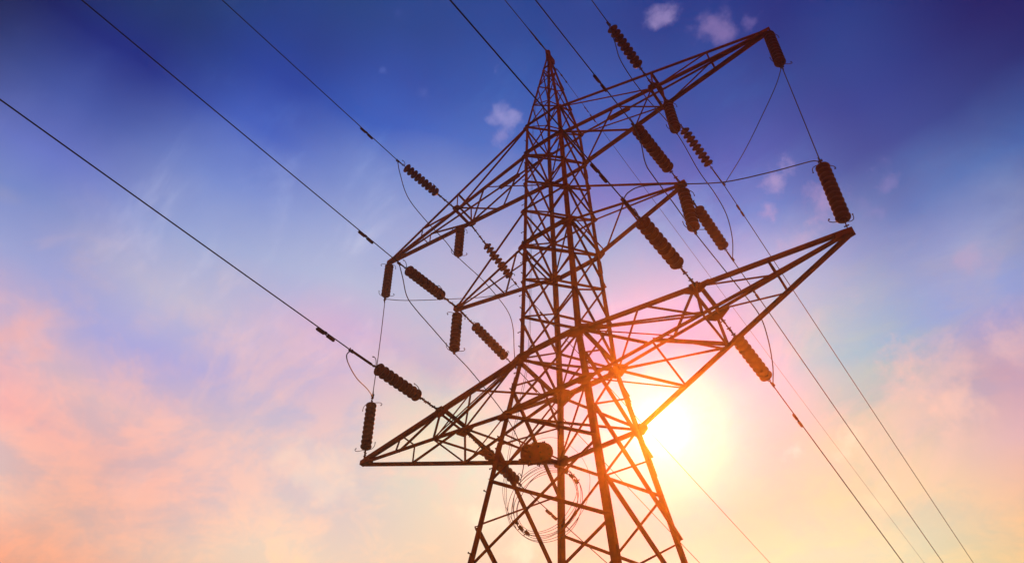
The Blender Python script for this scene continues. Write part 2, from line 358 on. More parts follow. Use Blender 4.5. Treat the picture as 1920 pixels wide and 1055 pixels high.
# peak above the upper arms
pk = MB()
pk.lathe([(.075, -.42), (.085, -.20), (.075, -.02), (.05, .05), (.02, .07)], 10, (0, 0, ZAPEX))
pk.box((0, 0.10, ZAPEX - .28), (.03, 0, 0), (0, .27, 0), (0, 0, .15))
pk.box((0, 0.16, ZAPEX - .50), (.05, 0, 0), (0, .16, 0), (0, 0, .10))
pk.box((0.05, 0.02, ZAPEX - .55), (.012, 0, 0), (0, .13, 0), (0, 0, .16))
pk.box((-0.05, 0.02, ZAPEX - .55), (.012, 0, 0), (0, .13, 0), (0, 0, .16))
peak = pk.build('peak_cap', M_STEEL, tower)
pl = [UT, UT + 1.48, UT + 2.85, UT + 4.22]
for f in FACES:
    for z0, z1 in zip(pl, pl[1:]): xpanel(f, z1, z0, .032, .026, 'peak_brace')
    flat(node(f[0], pl[-1]), node(f[1], pl[-1]), FACES[f], .045, .006, 1, 'peak_brace', tower)
# gusset plates
def gusset(l, z, n, wx, hu, hd, t=.010):
    sx, sy = SG[l]; p = node(l, z); q = MB(); n = V(n)
    if abs(n.y) > .5: u = V((sx, 0, 0))
    else: u = V((0, sy, 0))
    up_ = (node(l, z + .5) - node(l, z - .5)).normalized()
    pts = [p + u * wx + up_ * .03, p + u * wx - up_ * .05, p + u * .04 - up_ * hd, p - u * .12 - up_ * hd, p - u * (wx + .06) - up_ * .06, p - u * (wx + .02) + up_ * .07, p - u * .10 + up_ * hu, p + u * .03 + up_ * hu]
    q.prism([v + n * .012 for v in pts], n * t)
    return q.build('gusset_plate', M_STEEL, tower)
for l in 'ABCD':
    sy = SG[l][1]; sx = SG[l][0]
    gusset(l, LT, (0, sy, 0), .24, .17, .20)
    gusset(l, LB, (0, sy, 0), .17, .13, .15)
    gusset(l, MB_, (0, sy, 0), .15, .12, .13)
    gusset(l, MT, (0, sy, 0), .09, .08, .08)
    gusset(l, UB, (0, sy, 0), .12, .10, .10)
    gusset(l, UT, (0, sy, 0), .10, .08, .10)
    gusset(l, LT, (sx, 0, 0), .02, .10, .12)
    gusset(l, LT - .79, (sx, 0, 0), .01, .09, .09)
# footings
for l in 'ABCD':
    p = node(l, .25); q = MB()
    q.lathe([(.62, -.5), (.62, .12), (.38, .30), (.36, .34)], 16, (p.x, p.y, 0))
    q.build('footing', M_CONC, tower, True)

# ------------------------------------------------------------------ cross arms
TL = {"U": 6.848, "M": 3.547, "L": 6.314}
TZ = {"U": 20.892, "M": 16.606, "L": 12.646}
def cross_arm(k, s):
    zt, zb = RINGS[k + 'T'][0], RINGS[k + 'B'][0]
    tip = V((s * TL[k], 0, TZ[k]))
    lab = {'U': 'upper', 'M': 'middle', 'L': 'lower'}[k]
    side = {-1: ('A', 'B'), 1: ('C', 'D')}[s]
    yc = .035
    root = {}
    for h, z in (('T', zt), ('B', zb)):
        for i, l in enumerate(side): root[h + 'CD'[i]] = node(l, z)
    def tipend(c): return tip + V((-s * .05, (-yc if c[1] == 'C' else yc), (.03 if c[0] == 'T' else -.03)))
    def P(c, t):
        a = tipend(c); return a + (root[c] - a) * t
    # tip block: two plates and a bent channel end
    q = MB()
    L_ = {'U': .30, 'M': .20, 'L': .26}[k]; hh = {'U': .06, 'M': .07, 'L': .062}[k]
    for sy in (-1, 1):
        pts = [tip + V((s * .07, sy * .05, hh)), tip + V((s * .07, sy * .05, -hh)), tip + V((-s * L_, sy * (.05 + .03), -hh - .02)), tip + V((-s * L_, sy * (.05 + .03), hh + .01))]
        q.prism(pts, (0, sy * .010, 0))
    q.box(tip + V((s * .045, 0, 0)), (.022, 0, 0), (0, .049, 0), (0, 0, hh - .003))
    q.box(tip + V((-s * .10, 0, -.01)), (.10, 0, 0), (0, .044, 0), (0, 0, .012))
    arm = q.build('cross_arm', M_STEEL, tower)
    arm['label'] = f"{lab} cross arm reaching to the {'left' if s < 0 else 'right'}"
    CW = {'U': {'T': .052, 'B': .086}, 'M': {'T': .045, 'B': .072}, 'L': {'T': .100, 'B': .078}}[k]
    for c in ('TC', 'TD', 'BC', 'BD'):
        sy = -1 if c[1] == 'C' else 1; w = CW[c[0]]
        if k == 'M' and c == 'BC': w = .055
        if k == 'L': w = {'TC': .102 if s < 0 else .078, 'TD': .062 if s < 0 else .050, 'BC': .050, 'BD': .076}[c]
        if k == 'U': w = {'TC': .054, 'TD': .046, 'BC': .078, 'BD': .096}[c]
        if k == 'M': w = {'TC': .042, 'TD': .032, 'BC': .046, 'BD': .080}[c]
        q = MB()
        a, b = tipend(c), root[c] + V((-s * .03, 0, 0))
        q.angle(a, b, w, .008, (0, -sy, 0), (0, 0, 1 if sy < 0 else -1))
        q.build('chord', M_STEEL, arm)
    def br(a, b, n, w=.040, side_=1, name='arm_brace', trim=.01, shift=0.):
        ca, ta = a; cb, tb = b
        A = P(ca, ta) if ca[0] in 'TB' and len(ca) == 2 and ta is not None else None
        B = P(cb, tb)
        return flat(A, B, n, w, .005, side_, name, arm, trim, shift)
    FY = {'C': V((0, -1, 0)), 'D': V((0, 1, 0))}
    UPN, DN = V((0, 0, 1)), V((0, 0, -1))
    if k == 'L':
        for y in 'CD':
            n = FY[y]
            br(('T' + y, .27), ('B' + y, .27), n, .05); br(('T' + y, .535), ('B' + y, .55), n, .065)
            br(('T' + y, .52), ('B' + y, .28), n, .045, -1); br(('T' + y, 1.0), ('B' + y, .56), n, .05, -1)
            br(('T' + y, .74), ('B' + y, .56), n, .036, 1); br(('T' + y, 1.0), ('B' + y, .76), n, .05, 1)
            br(('T' + y, 1.0), ('B' + y, .545), n, .032, 1, shift=.008)
        p_, r_ = ('C', 'D') if s > 0 else ('D', 'C')
        br(('T' + p_, .76), ('T' + r_, 1.0), UPN, .045, -1); br(('T' + p_, 1.0), ('T' + r_, .72), UPN, .036, 1); br(('T' + p_, .535), ('T' + r_, .72), UPN, .045, 1)
        br(('TC', .27), ('TD', .27), UPN, .05)
        br(('BC', .55), ('BD', .55), DN, .05); br(('B' + p_, .744), ('B' + r_, .545), DN, .062, -1); br(('B' + p_, .744), ('B' + r_, .76), DN, .045, 1)
        br(('B' + p_, 1.0), ('B' + r_, .77), DN, .036, 1)
        tb = .535
    elif k == 'U':
        for y in 'CD':
            n = FY[y]
            br(('T' + y, .255), ('B' + y, .255), n, .045); br(('T' + y, .515), ('B' + y, .525), n, .06 if y == 'D' else .045)
            br(('T' + y, 1.0), ('B' + y, .53), n, .045, -1); br(('B' + y, .515), ('T' + y, .26), n, .045, -1)
        br(('BC', .727), ('BD', 1.0), DN, .040, 1); br(('BC', 1.0), ('BD', .72), DN, .048, -1)
        br(('BC', .720), ('BD', .53), DN, .048, 1); br(('BC', .53), ('BD', .70), DN, .040, -1)
        br(('TC', .515), ('TD', .515), UPN, .08, 1); br(('BC', .255), ('BD', .255), DN, .04)
        sp = MB(); a, b = P('TD', .70), P('TD', .82)      # bolted splice on the rear top chord
        sp.box((a + b) / 2 + V((0, .012, -.02)), (b - a) / 2, V((0, .010, 0)), V((0, 0, .075)))
        sp.box((a + b) / 2 + V((0, -.02, .016)), (b - a) / 2, V((0, .06, 0)), V((0, 0, .010)))
        sp.build('splice_plate', M_STEEL, arm)
        tb = .525
    else:
        br(('BC', .5), ('BD', .5), DN, .05)
        p_, r_ = ('C', 'D') if s > 0 else ('D', 'C')
        br(('B' + p_, .5), ('B' + r_, .91), DN, .042, -1)
        br(('B' + p_, .95), ('B' + r_, .93), DN, .036, 1)
        tb = None
    if tb:
        # double channel across the chords that the strain strings pull on
        lev = 'T' if k == 'L' else 'B'
        a, b = P(lev + 'C', tb), P(lev + 'D', tb); zz = -.012 if k == 'L' else .004
        q = MB()
        for dx in (-1, 1):
            A_ = V((a.x + dx * .055, a.y - .09, a.z + zz)); B_ = V((b.x + dx * .055, b.y + .09, b.z + zz))
            q.angle(A_, B_, .075, .008, (dx, 0, 0), (0, 0, -1 if k == 'L' else 1))
            q.angle(A_ + V((dx * .075, 0, 0)), B_ + V((dx * .075, 0, 0)), .008, .007, (-dx, 0, 0), (0, 0, -1 if k == 'L' else 1))
        for e, y in ((a, -1), (b, 1)):
            q.box((e.x, e.y + y * .05, e.z + zz + .012), (.10, 0, 0), (0, .07, 0), (0, 0, .006))
        q.build('cross_beam', M_STEEL, arm)
        if k == 'L':
            for y, e in (('C', a), ('D', b)):
                n = FY[y]; q = MB()
                q.prism([e + n * .014 + V((dx, 0, dz)) for dx, dz in ((-.28, .03), (-.28, -.05), (-.05, -.22), (.10, -.22), (.30, -.06), (.30, .03))], n * .010)
                q.build('gusset_plate', M_STEEL, arm)
        else:
            e = b; n = FY['D']; q = MB()
            q.prism([e + n * .014 + V((dx, 0, dz)) for dx, dz in ((-.22, .08), (-.26, -.03), (.26, -.03), (.22, .08), (.06, .14), (-.06, .14))], n * .010)
            q.build('gusset_plate', M_STEEL, arm)
    return arm
for k in 'UML':
    for s in (-1, 1): cross_arm(k, s)

# ------------------------------------------------------------------ insulator strings
PITCH = .158
disc_mb = MB()
disc_mb.lathe([(.030, -.006), (.060, .0), (.074, .010), (.074, .026), (.088, .038), (.118, .048), (.132, .066), (.137, .084), (.135, .100), (.124, .110), (.108, .106), (.096, .120), (.078, .114), (.066, .126), (.054, .122), (.042, .140), (.036, .152)], 26)
proto_disc = disc_mb.build('insulator_disc', M_PORC, None, True)
col.objects.unlink(proto_disc)
def horn(q, z, ang, zs, kind):
    """arcing horn: a thin rod leaving the string sideways; zs = +1 bends along +Z of the string"""
    u = V((math.cos(ang), math.sin(ang), 0))
    if kind == 'hook':
        pts = [(0, 0), (.10, -.01 * zs), (.20, -.02 * zs), (.265, .0), (.285, .045 * zs), (.262, .075 * zs)]
    else:
        pts = [(0, 0), (.09, .0), (.17, .05 * zs), (.215, .13 * zs), (.225, .24 * zs)]
    q.tube(catmull([u * r + V((0, 0, z + h)) for r, h in pts], 6), .0085, 6)
    q.lathe([(.013, -.013), (.013, .013)], 8, u * pts[-1][0] + V((0, 0, z + pts[-1][1])))
def shackles(q, z0, z1, seed=0):
    """chain of shackles, links and bolts between z0 and z1"""
    rr = random.Random(seed); z = z0; i = 0
    while z < z1 - .03:
        ln = min(rr.choice((.10, .12, .14)), z1 - z)
        if i % 3 == 0:
            for sx in (-1, 1):
                a = V((.020 * sx, 0, 0)) if i % 2 else V((0, .020 * sx, 0))
                q.box(V((0, 0, z + ln / 2)) + a, (.008, 0, 0), (0, .008, 0), (0, 0, ln / 2))
        elif i % 3 == 1:
            q.box((0, 0, z + ln / 2), (.010, 0, 0), (0, .024, 0), (0, 0, ln / 2))
        else:
            q.lathe([(.012, 0), (.022, ln * .3), (.022, ln * .7), (.012, ln)], 8, (0, 0, z))
        ax = (1, 0, 0) if i % 2 else (0, 1, 0)
        q.lathe([(.013, -.048), (.013, .048)], 6, (0, 0, z + .012), ax)
        z += ln; i += 1
    q.tube([(0, 0, z0), (0, 0, z1)], .009, 6)
def string(label, a, d0, d1, clamp, group, horns, heavy=0.0):
    """a attach point, d0..d1 the run of discs, clamp the far end"""
    a, d0, d1, clamp = [V(p) for p in (a, d0, d1, clamp)]
    ax = (clamp - a).normalized()
    root = empty('insulator_string', a); tag(root, label, 'insulator', group)
    root.rotation_euler = ax.to_track_quat('Z', 'X').to_euler()
    ref = V((0, 0, 1)) if abs(ax.z) < .8 else V((.80, .60, 0))
    lu = root.rotation_euler.to_matrix().inverted() @ ref; ba = math.atan2(lu.y, lu.x)
    l0, l1, l2 = (d0 - a).length, (d1 - a).length, (clamp - a).length
    n = max(8, round((l1 - l0) / PITCH)); pit = (l1 - l0) / n
    q = MB(); shackles(q, 0, l0 + .01, n)
    q.build('shackle_chain', M_FIT, root)
    for i in range(n):
        c = proto_disc.copy(); col.objects.link(c); c.parent = root
        c.location = (0, 0, l0 + i * pit); c.scale = (1.08, 1.08, pit / PITCH)
    for e, (z, ang, zs, kind) in enumerate(horns):
        zz = {0: l0 - .02, 1: l1 + .03}[z]
        q = MB(); horn(q, zz, ba + ang, zs, kind); q.build('arcing_horn', M_FIT, root)
    if l2 - l1 > .03:
        q = MB()
        q.tube([(0, 0, l1 - .01), (0, 0, l2)], .010 + heavy * .4, 8)
        q.ring((0, 0, l1 + min(.10, (l2 - l1) * .5)), (1, 0, 0), .030, .009)
        if l2 - l1 > .2:
            q.lathe([(.012, 0), (.021 + heavy, .04), (.021 + heavy, l2 - l1 - .16), (.014, l2 - l1 - .10)], 10, (0, 0, l1 + .14))
        q.box((0, .012, l2 - .02), (.014, 0, 0), (0, .03, 0), (0, 0, .055))
        q.lathe([(.012, -.05), (.012, .05)], 6, (0, 0, l2 - .05), (1, 0, 0)); q.lathe([(.012, -.05), (.012, .05)], 6, (0, 0, l2 + .02), (1, 0, 0))
        q.build('dead_end_clamp', M_FIT, root)
    return root
STR = {"Llow_n": [[-3.36, -0.44, 12.639], [-3.319, -1.243, 12.535], [-3.245, -2.669, 12.352], [-3.203, -3.481, 12.247]], "Llow_f": [[-3.36, 0.44, 12.639], [-3.384, 1.245, 12.554], [-3.427, 2.676, 12.403], [-3.432, 2.835, 12.386]], "Rlow_n": [[3.36, -0.44, 12.639], [3.357, -1.222, 12.577], [3.352, -2.683, 12.46], [3.349, -3.319, 12.41]], "Rlow_f": [[3.36, 0.44, 12.639], [3.382, 1.259, 12.554], [3.419, 2.677, 12.407], [3.426, 2.954, 12.378]], "Ltop_n": [[-3.6, -0.36, 20.889], [-3.662, -1.237, 20.836], [-3.758, -2.6, 20.754], [-3.78, -2.922, 20.735]], "Ltop_f": [[-3.6, 0.36, 20.889], [-3.59, 1.177, 20.641], [-3.574, 2.512, 20.235], [-3.571, 2.792, 20.15]], "Rtop_n": [[3.6, -0.36, 20.889], [3.585, -1.174, 20.858], [3.559, -2.608, 20.804], [3.557, -2.76, 20.798]], "Rtop_f": [[3.6, 0.36, 20.889], [3.66, 1.196, 20.689], [3.758, 2.543, 20.366], [3.812, 3.301, 20.184]], "Lmid_n": [[-3.5, -0.08, 16.589], [-3.434, -0.717, 16.419], [-3.277, -2.243, 16.011], [-3.24, -2.6, 15.915]], "Lmid_f": [[-3.5, 0.08, 16.589], [-3.526, 0.765, 16.565], [-3.584, 2.327, 16.51], [-3.604, 2.837, 16.492]], "Rmid_n": [[3.5, -0.08, 16.589], [3.504, -0.673, 16.456], [3.516, -2.276, 16.098], [3.517, -2.448, 16.059]], "Rmid_f": [[3.5, 0.08, 16.589], [3.493, 0.818, 16.568], [3.477, 2.329, 16.525], [3.472, 2.832, 16.511]]}
GS = 'strain insulator strings'
pi = math.pi
SL = {
 'Llow_n': 'strain insulator string stretching up left from the lower left arm past the tie wire',
 'Llow_f': 'strain insulator string overlapping the leftmost tower leg under the lower left arm',
 'Rlow_n': 'thick brown strain insulator string ending at the top chord of the large lower right arm',
 'Rlow_f': 'strain insulator string sloping down right from the large lower right arm above the sun',
 'Ltop_n': 'strain insulator string stretching up left from the upper left arm, topmost on the left',
 'Ltop_f': 'small open ribbed insulator string sloping from the upper left arm towards the tower body',
 'Rtop_n': 'dark strain insulator string above the upper right arm, nearest the top edge of the picture',
 'Rtop_f': 'slim ribbed insulator string sloping down right below the upper right arm against blue sky',
 'Lmid_n': 'strain insulator string running up left from the middle left arm tip',
 'Lmid_f': 'slim ribbed insulator string sloping down right from the middle left arm tip towards the tower',
 'Rmid_n': 'thick strain insulator string from the upper right arm down to the middle right arm tip',
 'Rmid_f': 'ribbed strain insulator string sloping down right beside the hanging string of the middle right arm',
}
HN = {k: [(1, .15, 1, 'hook'), (0, -.2, 1, 'curl')] for k in SL}
for k in SL:
    a, d0, d1, c = STR[k]
    string(SL[k], a, d0, d1, c, GS, HN[k], .008 if k in ('Llow_n', 'Rlow_n') else 0.0)
J = {"Lup": [[-3.898, 0.224, 20.869], [-3.898, 0.224, 19.311]], "Rup": [[3.694, 0.193, 20.869], [3.694, 0.193, 19.081]], "Lmid": [[-3.5, 0.0, 16.539], [-3.5, 0.0, 14.906]], "Rmid": [[3.5, 0.0, 16.539], [3.5, 0.0, 14.725]], "LtieT": [[-6.83, 0.0, 20.839], [-6.709, 0.0, 18.981]], "RtieT": [[6.83, 0.0, 20.839], [6.708, 0.0, 18.973]], "LtieB": [[-6.3, 0.0, 12.709], [-6.442, 0.0, 14.883]], "RtieB": [[6.3, 0.0, 12.709], [6.444, 0.0, 14.916]], "L_top_mid": [[-3.78, -2.922, 20.735], [-3.788, -2.725, 20.284], [-3.806, -2.239, 19.622], [-3.84, -1.336, 19.436], [-3.874, -0.424, 19.429], [-3.898, 0.224, 19.311], [-3.788, 1.201, 19.17], [-3.706, 1.933, 18.936], [-3.641, 2.504, 18.592], [-3.616, 2.731, 18.045], [-3.609, 2.786, 17.173], [-3.604, 2.837, 16.492]], "L_mid_low": [[-3.24, -2.6, 15.915], [-3.262, -2.378, 15.58], [-3.289, -2.115, 15.136], [-3.329, -1.712, 15.019], [-3.411, -0.892, 14.966], [-3.5, 0.0, 14.906], [-3.485, 0.633, 14.783], [-3.466, 1.431, 14.523], [-3.449, 2.131, 14.239], [-3.436, 2.675, 13.854], [-3.428, 3.004, 13.264], [-3.432, 2.835, 12.386]], "R_top_mid": [[3.557, -2.76, 20.798], [3.564, -2.595, 19.865], [3.568, -2.517, 19.079], [3.588, -2.077, 18.764], [3.625, -1.296, 18.752], [3.694, 0.193, 19.081], [3.749, 1.05, 18.271], [3.844, 1.582, 17.778], [3.857, 2.046, 17.335], [3.715, 2.48, 16.894], [3.472, 2.832, 16.511]], "R_mid_low": [[3.517, -2.448, 16.059], [3.515, -2.231, 15.632], [3.515, -2.236, 14.788], [3.513, -1.955, 14.653], [3.508, -1.096, 14.71], [3.5, 0.0, 14.725], [3.691, 0.87, 14.078], [3.796, 1.341, 13.725], [3.879, 1.819, 13.361], [3.798, 2.228, 13.024], [3.62, 2.664, 12.647], [3.426, 2.954, 12.378]], "L_low_tie": [[-3.203, -3.481, 12.247], [-3.007, -3.701, 11.833], [-3.329, -3.339, 11.988], [-4.128, -2.441, 12.649], [-5.157, -1.285, 13.655], [-6.442, 0.0, 14.883]], "R_low_tie": [[3.349, -3.319, 12.41], [3.428, -3.231, 12.656], [3.596, -3.042, 12.916], [3.888, -2.713, 13.116], [4.22, -2.34, 13.285], [4.8, -1.688, 13.62], [5.499, -0.901, 14.261], [6.078, -0.249, 14.85], [6.32, 0.023, 15.089], [6.444, 0.0, 14.916]], "L_tie_top": [[-6.709, 0.0, 18.981], [-6.277, 0.474, 19.052], [-5.372, 1.249, 19.198], [-4.126, 2.316, 19.508], [-3.571, 2.792, 20.15]], "R_tie_top": [[6.708, 0.0, 18.973], [6.388, 0.483, 19.116], [5.761, 1.169, 19.271], [4.841, 2.176, 19.599], [3.812, 3.301, 20.184]]}
GH = 'hanging insulator strings'
H4 = [(0, 3.0, 1, 'hook'), (0, .1, 1, 'curl'), (1, .1, -1, 'hook'), (1, 3.0, -1, 'curl')]
def hang(label, key, h0, h1, flip=False, horns=H4):
    a, e = [V(p) for p in J[key]]
    d = (e - a).normalized(); tot = (e - a).length
    string(label, a, a + d * h0, e - d * h1, e, GH, horns)
hang('short hanging insulator string under the cross beam of the upper left arm', 'Lup', .16, .10)
hang('dark hanging insulator string under the cross beam of the upper right arm', 'Rup', .18, .14)
hang('hanging insulator string below the middle left arm tip with a jumper wire clamped under it', 'Lmid', .17, .10)
hang('thick hanging insulator string below the middle right arm tip', 'Rmid', .18, .16)
hang('hanging insulator string at the very tip of the upper left arm', 'LtieT', .12, .16)
hang('dark hanging insulator string at the very tip of the upper right arm', 'RtieT', .12, .16)
hang('insulator string standing on the tip of the lower left arm below a vertical tie wire', 'LtieB', .36, .28)
hang('insulator string standing on the tip of the lower right arm below a slanting tie wire', 'RtieB', .30, .14)

# ------------------------------------------------------------------ conductors
WR = {"Llow_n": [[-3.203, -3.481, 12.247], -1, 0.0168, -0.0336, 0.000336], "Lmid_n": [[-3.24, -2.6, 15.915], -1, 0.0224, -0.0398, 0.000336], "Ltop_n": [[-3.78, -2.922, 20.735], -1, 0.0318, -0.0457, 0.000336], "Rlow_n": [[3.349, -3.319, 12.41], -1, 0.0297, -0.0438, 0.000336], "Rmid_n": [[3.517, -2.448, 16.059], -1, 0.0311, -0.0438, 0.000336], "Rtop_n": [[3.557, -2.76, 20.798], -1, 0.029, -0.0432, 0.000336], "Rtop_f": [[3.812, 3.301, 20.184], 1, 0.0098, -0.1006, 0.00053], "Rmid_f": [[3.472, 2.832, 16.511], 1, 0.0087, -0.1002, 0.00053], "Rlow_f": [[3.426, 2.954, 12.378], 1, 0.0053, -0.1009, 0.00053], "Llow_f": [[-3.432, 2.835, 12.386], 1, 0.0078, -0.0984, 0.00053], "Lmid_f": [[-3.604, 2.837, 16.492], 1, -0.0105, -0.1095, 0.00053], "Ltop_f": [[-3.571, 2.792, 20.15], 1, 0.0058, -0.1003, 0.00053], "earth_n": [[-0.024, -0.12, 28.32], -1, 0.02, -0.085, 0.0003], "earth_f": [[0.041, 0.42, 27.678], 1, 0.008, -0.07, 0.0005]}
def wpt(k, u):
    c, sg, kk, s, q = WR[k]
    return V((c[0] + kk * sg * u, c[1] + sg * u, c[2] + s * u + q * u * u))
def wire(label, k, r, end=150.0, rods=0.0):
    us = [0, .4, .9, 1.5, 2.5, 4, 6, 8, 10, 12, 14, 17, 20, 25, 30, 36, 44, 52, 62, 74, 88, 104, 124, end]
    q = MB(); q.tube([wpt(k, u) for u in us], r, 8)
    if rods:
        q.tube([wpt(k, rods * i / 6) for i in range(7)], [r * 1.4] + [r * 2.0] * 5 + [r * 1.3], 8)
        q.lathe([(.02, 0), (.035, .02), (.035, .07), (.02, .09)], 8, wpt(k, .3), wpt(k, .4) - wpt(k, .3)); q.lathe([(.02, 0), (.032, .02), (.032, .07), (.02, .09)], 8, wpt(k, .62), wpt(k, .72) - wpt(k, .62))
    tag(q.build('power_line', M_WIRE, None, True), label, 'wire', 'power lines')
WL = {
 'Llow_n': 'dark power line leaving the lower left arm for the left edge, lowest on the left',
 'Lmid_n': 'dark power line leaving the middle left arm for the top left corner',
 'Ltop_n': 'dark power line leaving the upper left arm for the top edge, third from the left',
 'Rlow_n': 'dark power line from the top edge passing left of and behind the tower peak',
 'Rmid_n': 'dark power line from the top edge meeting the string above the middle right arm',
 'Rtop_n': 'short stretch of power line at the top edge joining the topmost insulator string',
 'Rtop_f': 'power line sloping down right to the bottom edge, rightmost of all',
 'Rmid_f': 'power line sloping down right behind the lower right arm, second from the right',
 'Rlow_f': 'power line sloping down right from the string on the large lower right arm',
 'Llow_f': 'thin power line running down right behind the tower legs from the lower left arm',
 'Lmid_f': 'thin power line crossing behind the tower from the middle left arm to the bottom edge',
 'Ltop_f': 'thin pale power line crossing behind the tower below the sun from the upper left arm',
}
for k in WL: wire(WL[k], k, .0125)
wire('thin earth wire from the top edge down to the tower peak', 'earth_n', .0150, rods=1.1)
wire('thin earth wire running from the tower peak down right behind the right arms', 'earth_f', .0085, rods=.7)
# jumpers
def cable(name, label, pts, r, group, n=9, extra=None):
    q = MB(); q.tube(catmull(pts, n), r, 8)
    if extra: extra(q)
    return tag(q.build(name, M_WIRE, None, True), label, 'wire', group)
JG = 'jumper wires between the arms'
cable('jumper_wire', 'looping jumper wire from the upper left arm to the middle left arm', J['L_top_mid'], .0125, JG)
cable('jumper_wire', 'looping jumper wire from the middle left arm to the lower left arm', J['L_mid_low'], .0125, JG)
cable('jumper_wire', 'looping jumper wire from the upper right arm to the middle right arm', J['R_top_mid'], .0125, JG)
cable('jumper_wire', 'looping jumper wire from the middle right arm to the lower right arm', J['R_mid_low'], .0125, JG)
cable('jumper_wire', 'small loop of jumper wire hanging left of the lower left strain string', J['L_low_tie'], .0115, JG)
cable('jumper_wire', 'long bowed jumper wire crossing blue sky to the string on the lower right arm tip', J['R_low_tie'], .0115, JG)
cable('jumper_wire', 'level jumper wire from the tie on the upper left arm tip towards the tower', J['L_tie_top'], .0110, JG)
cable('jumper_wire', 'slanting jumper wire from the hanging string at the upper right arm tip down left', J['R_tie_top'], .0115, JG)
for key, nm in (('L', 'left'), ('R', 'right')):
    a = V(J[key + 'tieT'][1]); b = V(J[key + 'tieB'][1]); q = MB()
    q.tube([a, a.lerp(b, .35) + V((0, .02, 0)), a.lerp(b, .7) + V((0, .02, 0)), b], .0115, 8)
    q.box(a + V((0, 0, -.03)), (.05, 0, 0), (0, .018, 0), (0, 0, .02)); q.box(b + V((0, 0, .03)), (.05, 0, 0), (0, .018, 0), (0, 0, .02))
    q.lathe([(.018, -.03), (.018, .16)], 8, b)
    q.lathe([(.018, -.16), (.018, .03)], 8, a)
    tag(q.build('tie_wire', M_WIRE, None, True), f'straight tie wire between the two end strings of the {nm} arms', 'wire', 'vertical tie wires')

# ------------------------------------------------------------------ vibration dampers
DMP = {"wLtopn": 1.27, "wLmidn": 1.15, "wLlown": 0.7, "wRmidn": 1.31, "wRlown": 0.79, "wRtopf": 1.04, "wRmidf": 1.27, "wRlowf": 1.26, "wLtopf": 1.65, "wLmidf": 0.9, "wLlowf": 1.4, "wearthf": 2.48, "wearthf2": 2.03, "wearthn": 0.51}
DL = {
 'Ltop_n': 'black vibration damper on the upper left power line left of its insulator string',
 'Lmid_n': 'black vibration damper on the middle left power line up left of the arm tip',
 'Llow_n': 'black vibration damper on the lower left power line at far left',
 'Rmid_n': 'vibration damper on the power line just above the upper right arm',
 'Rlow_n': 'vibration damper at the right side of the tower body just above the middle right arm',
 'Rtop_f': 'vibration damper on the power line right of the middle right arm against blue sky',
 'Rmid_f': 'vibration damper on the power line crossing the outer part of the lower right arm',
 'Rlow_f': 'vibration damper on the power line right of the sun',
 'Ltop_f': 'vibration damper inside the tower outline at the height of the large lower right arm',
 'Lmid_f': 'vibration damper behind the tower bracing just above the lower arm ring',
 'Llow_f': 'vibration damper seen between the tower legs under the cable coil',
 'earth_f': 'small vibration damper on the earth wire right of the tower peak',
 'earth_n': 'small vibration damper on the earth wire just above the tower peak',
}
dp = {}
def damper(label, k, u, sc=1.0):
    p = wpt(k, u); d = (wpt(k, u + .2) - wpt(k, u - .2)).normalized()
    root = empty('vibration_damper', p); tag(root, label, 'damper', 'vibration dampers on the wires')
    root.rotation_euler = d.to_track_quat('X', 'Z').to_euler(); root.scale = (sc, sc, sc)
    if not dp:
        for key, x in (('a', -1), ('b', 1)):
            q = MB(); q.lathe([(.012, -.105), (.030, -.095), (.033, -.02), (.033, .085), (.026, .105), (.012, .11)], 12, (x * .135, 0, -.062), (x, 0, 0)); dp[key] = q.build('weight', M_FIT, root, True)
        q = MB(); q.tube([(-.18, 0, -.062), (0, 0, -.052), (.18, 0, -.062)], .007, 6); dp['m'] = q.build('messenger_cable', M_FIT, root)
        q = MB(); q.box((0, 0, -.026), (.022, 0, 0), (0, .014, 0), (0, 0, .036)); q.lathe([(.020, -.026), (.020, .026)], 8, (0, 0, 0), (1, 0, 0)); dp['c'] = q.build('clamp', M_FIT, root)
    else:
        for key in ('a', 'b', 'm', 'c'): copy_of(dp[key], root)
for k in DL: damper(DL[k], k, DMP['w' + k.replace('_', '')], .8 if 'earth' in k else 1.0)
damper('small vibration damper on the earth wire between the tower peak and the upper right arm', 'earth_f', DMP['wearthf2'], .6)

# ------------------------------------------------------------------ cable coil, down lead and joint box
def cp(e, z, off=0.0):        # a point on the plane behind the far leg
    n = 2.15 + off
    return V(((e * math.sqrt(2) - n) / 2, (e * math.sqrt(2) + n) / 2, Z0 + z))
coil = empty('cable_coil', cp(-.3, -.95)); tag(coil, 'round coil of thin spare cable hung behind the far tower leg under the lower arms', 'cable coil')
inv = coil.location
for i in range(7):
    q = MB(); R_ = .62 + .036 * i
    pts = []
    for t in range(65):
        a = 2 * pi * t / 64; spread = .30 + .70 * abs(math.sin(a - .75)) ** 1.3; R_ = .82 + (.052 * i - .17) * spread
        pts.append(cp(-.30 + R_ * (.86 * math.cos(a) + .16 * math.sin(a)) + .028 * math.sin(2 * a + 1.7 * i) + .012 * math.sin(5 * a + i), -.93 + R_ * (1.02 * math.sin(a) + .14 * math.cos(a)), .012 * (i % 3)) - inv)
    q.tube(pts, .0058, 6); q.build('cable_turn', M_WIRE, coil)
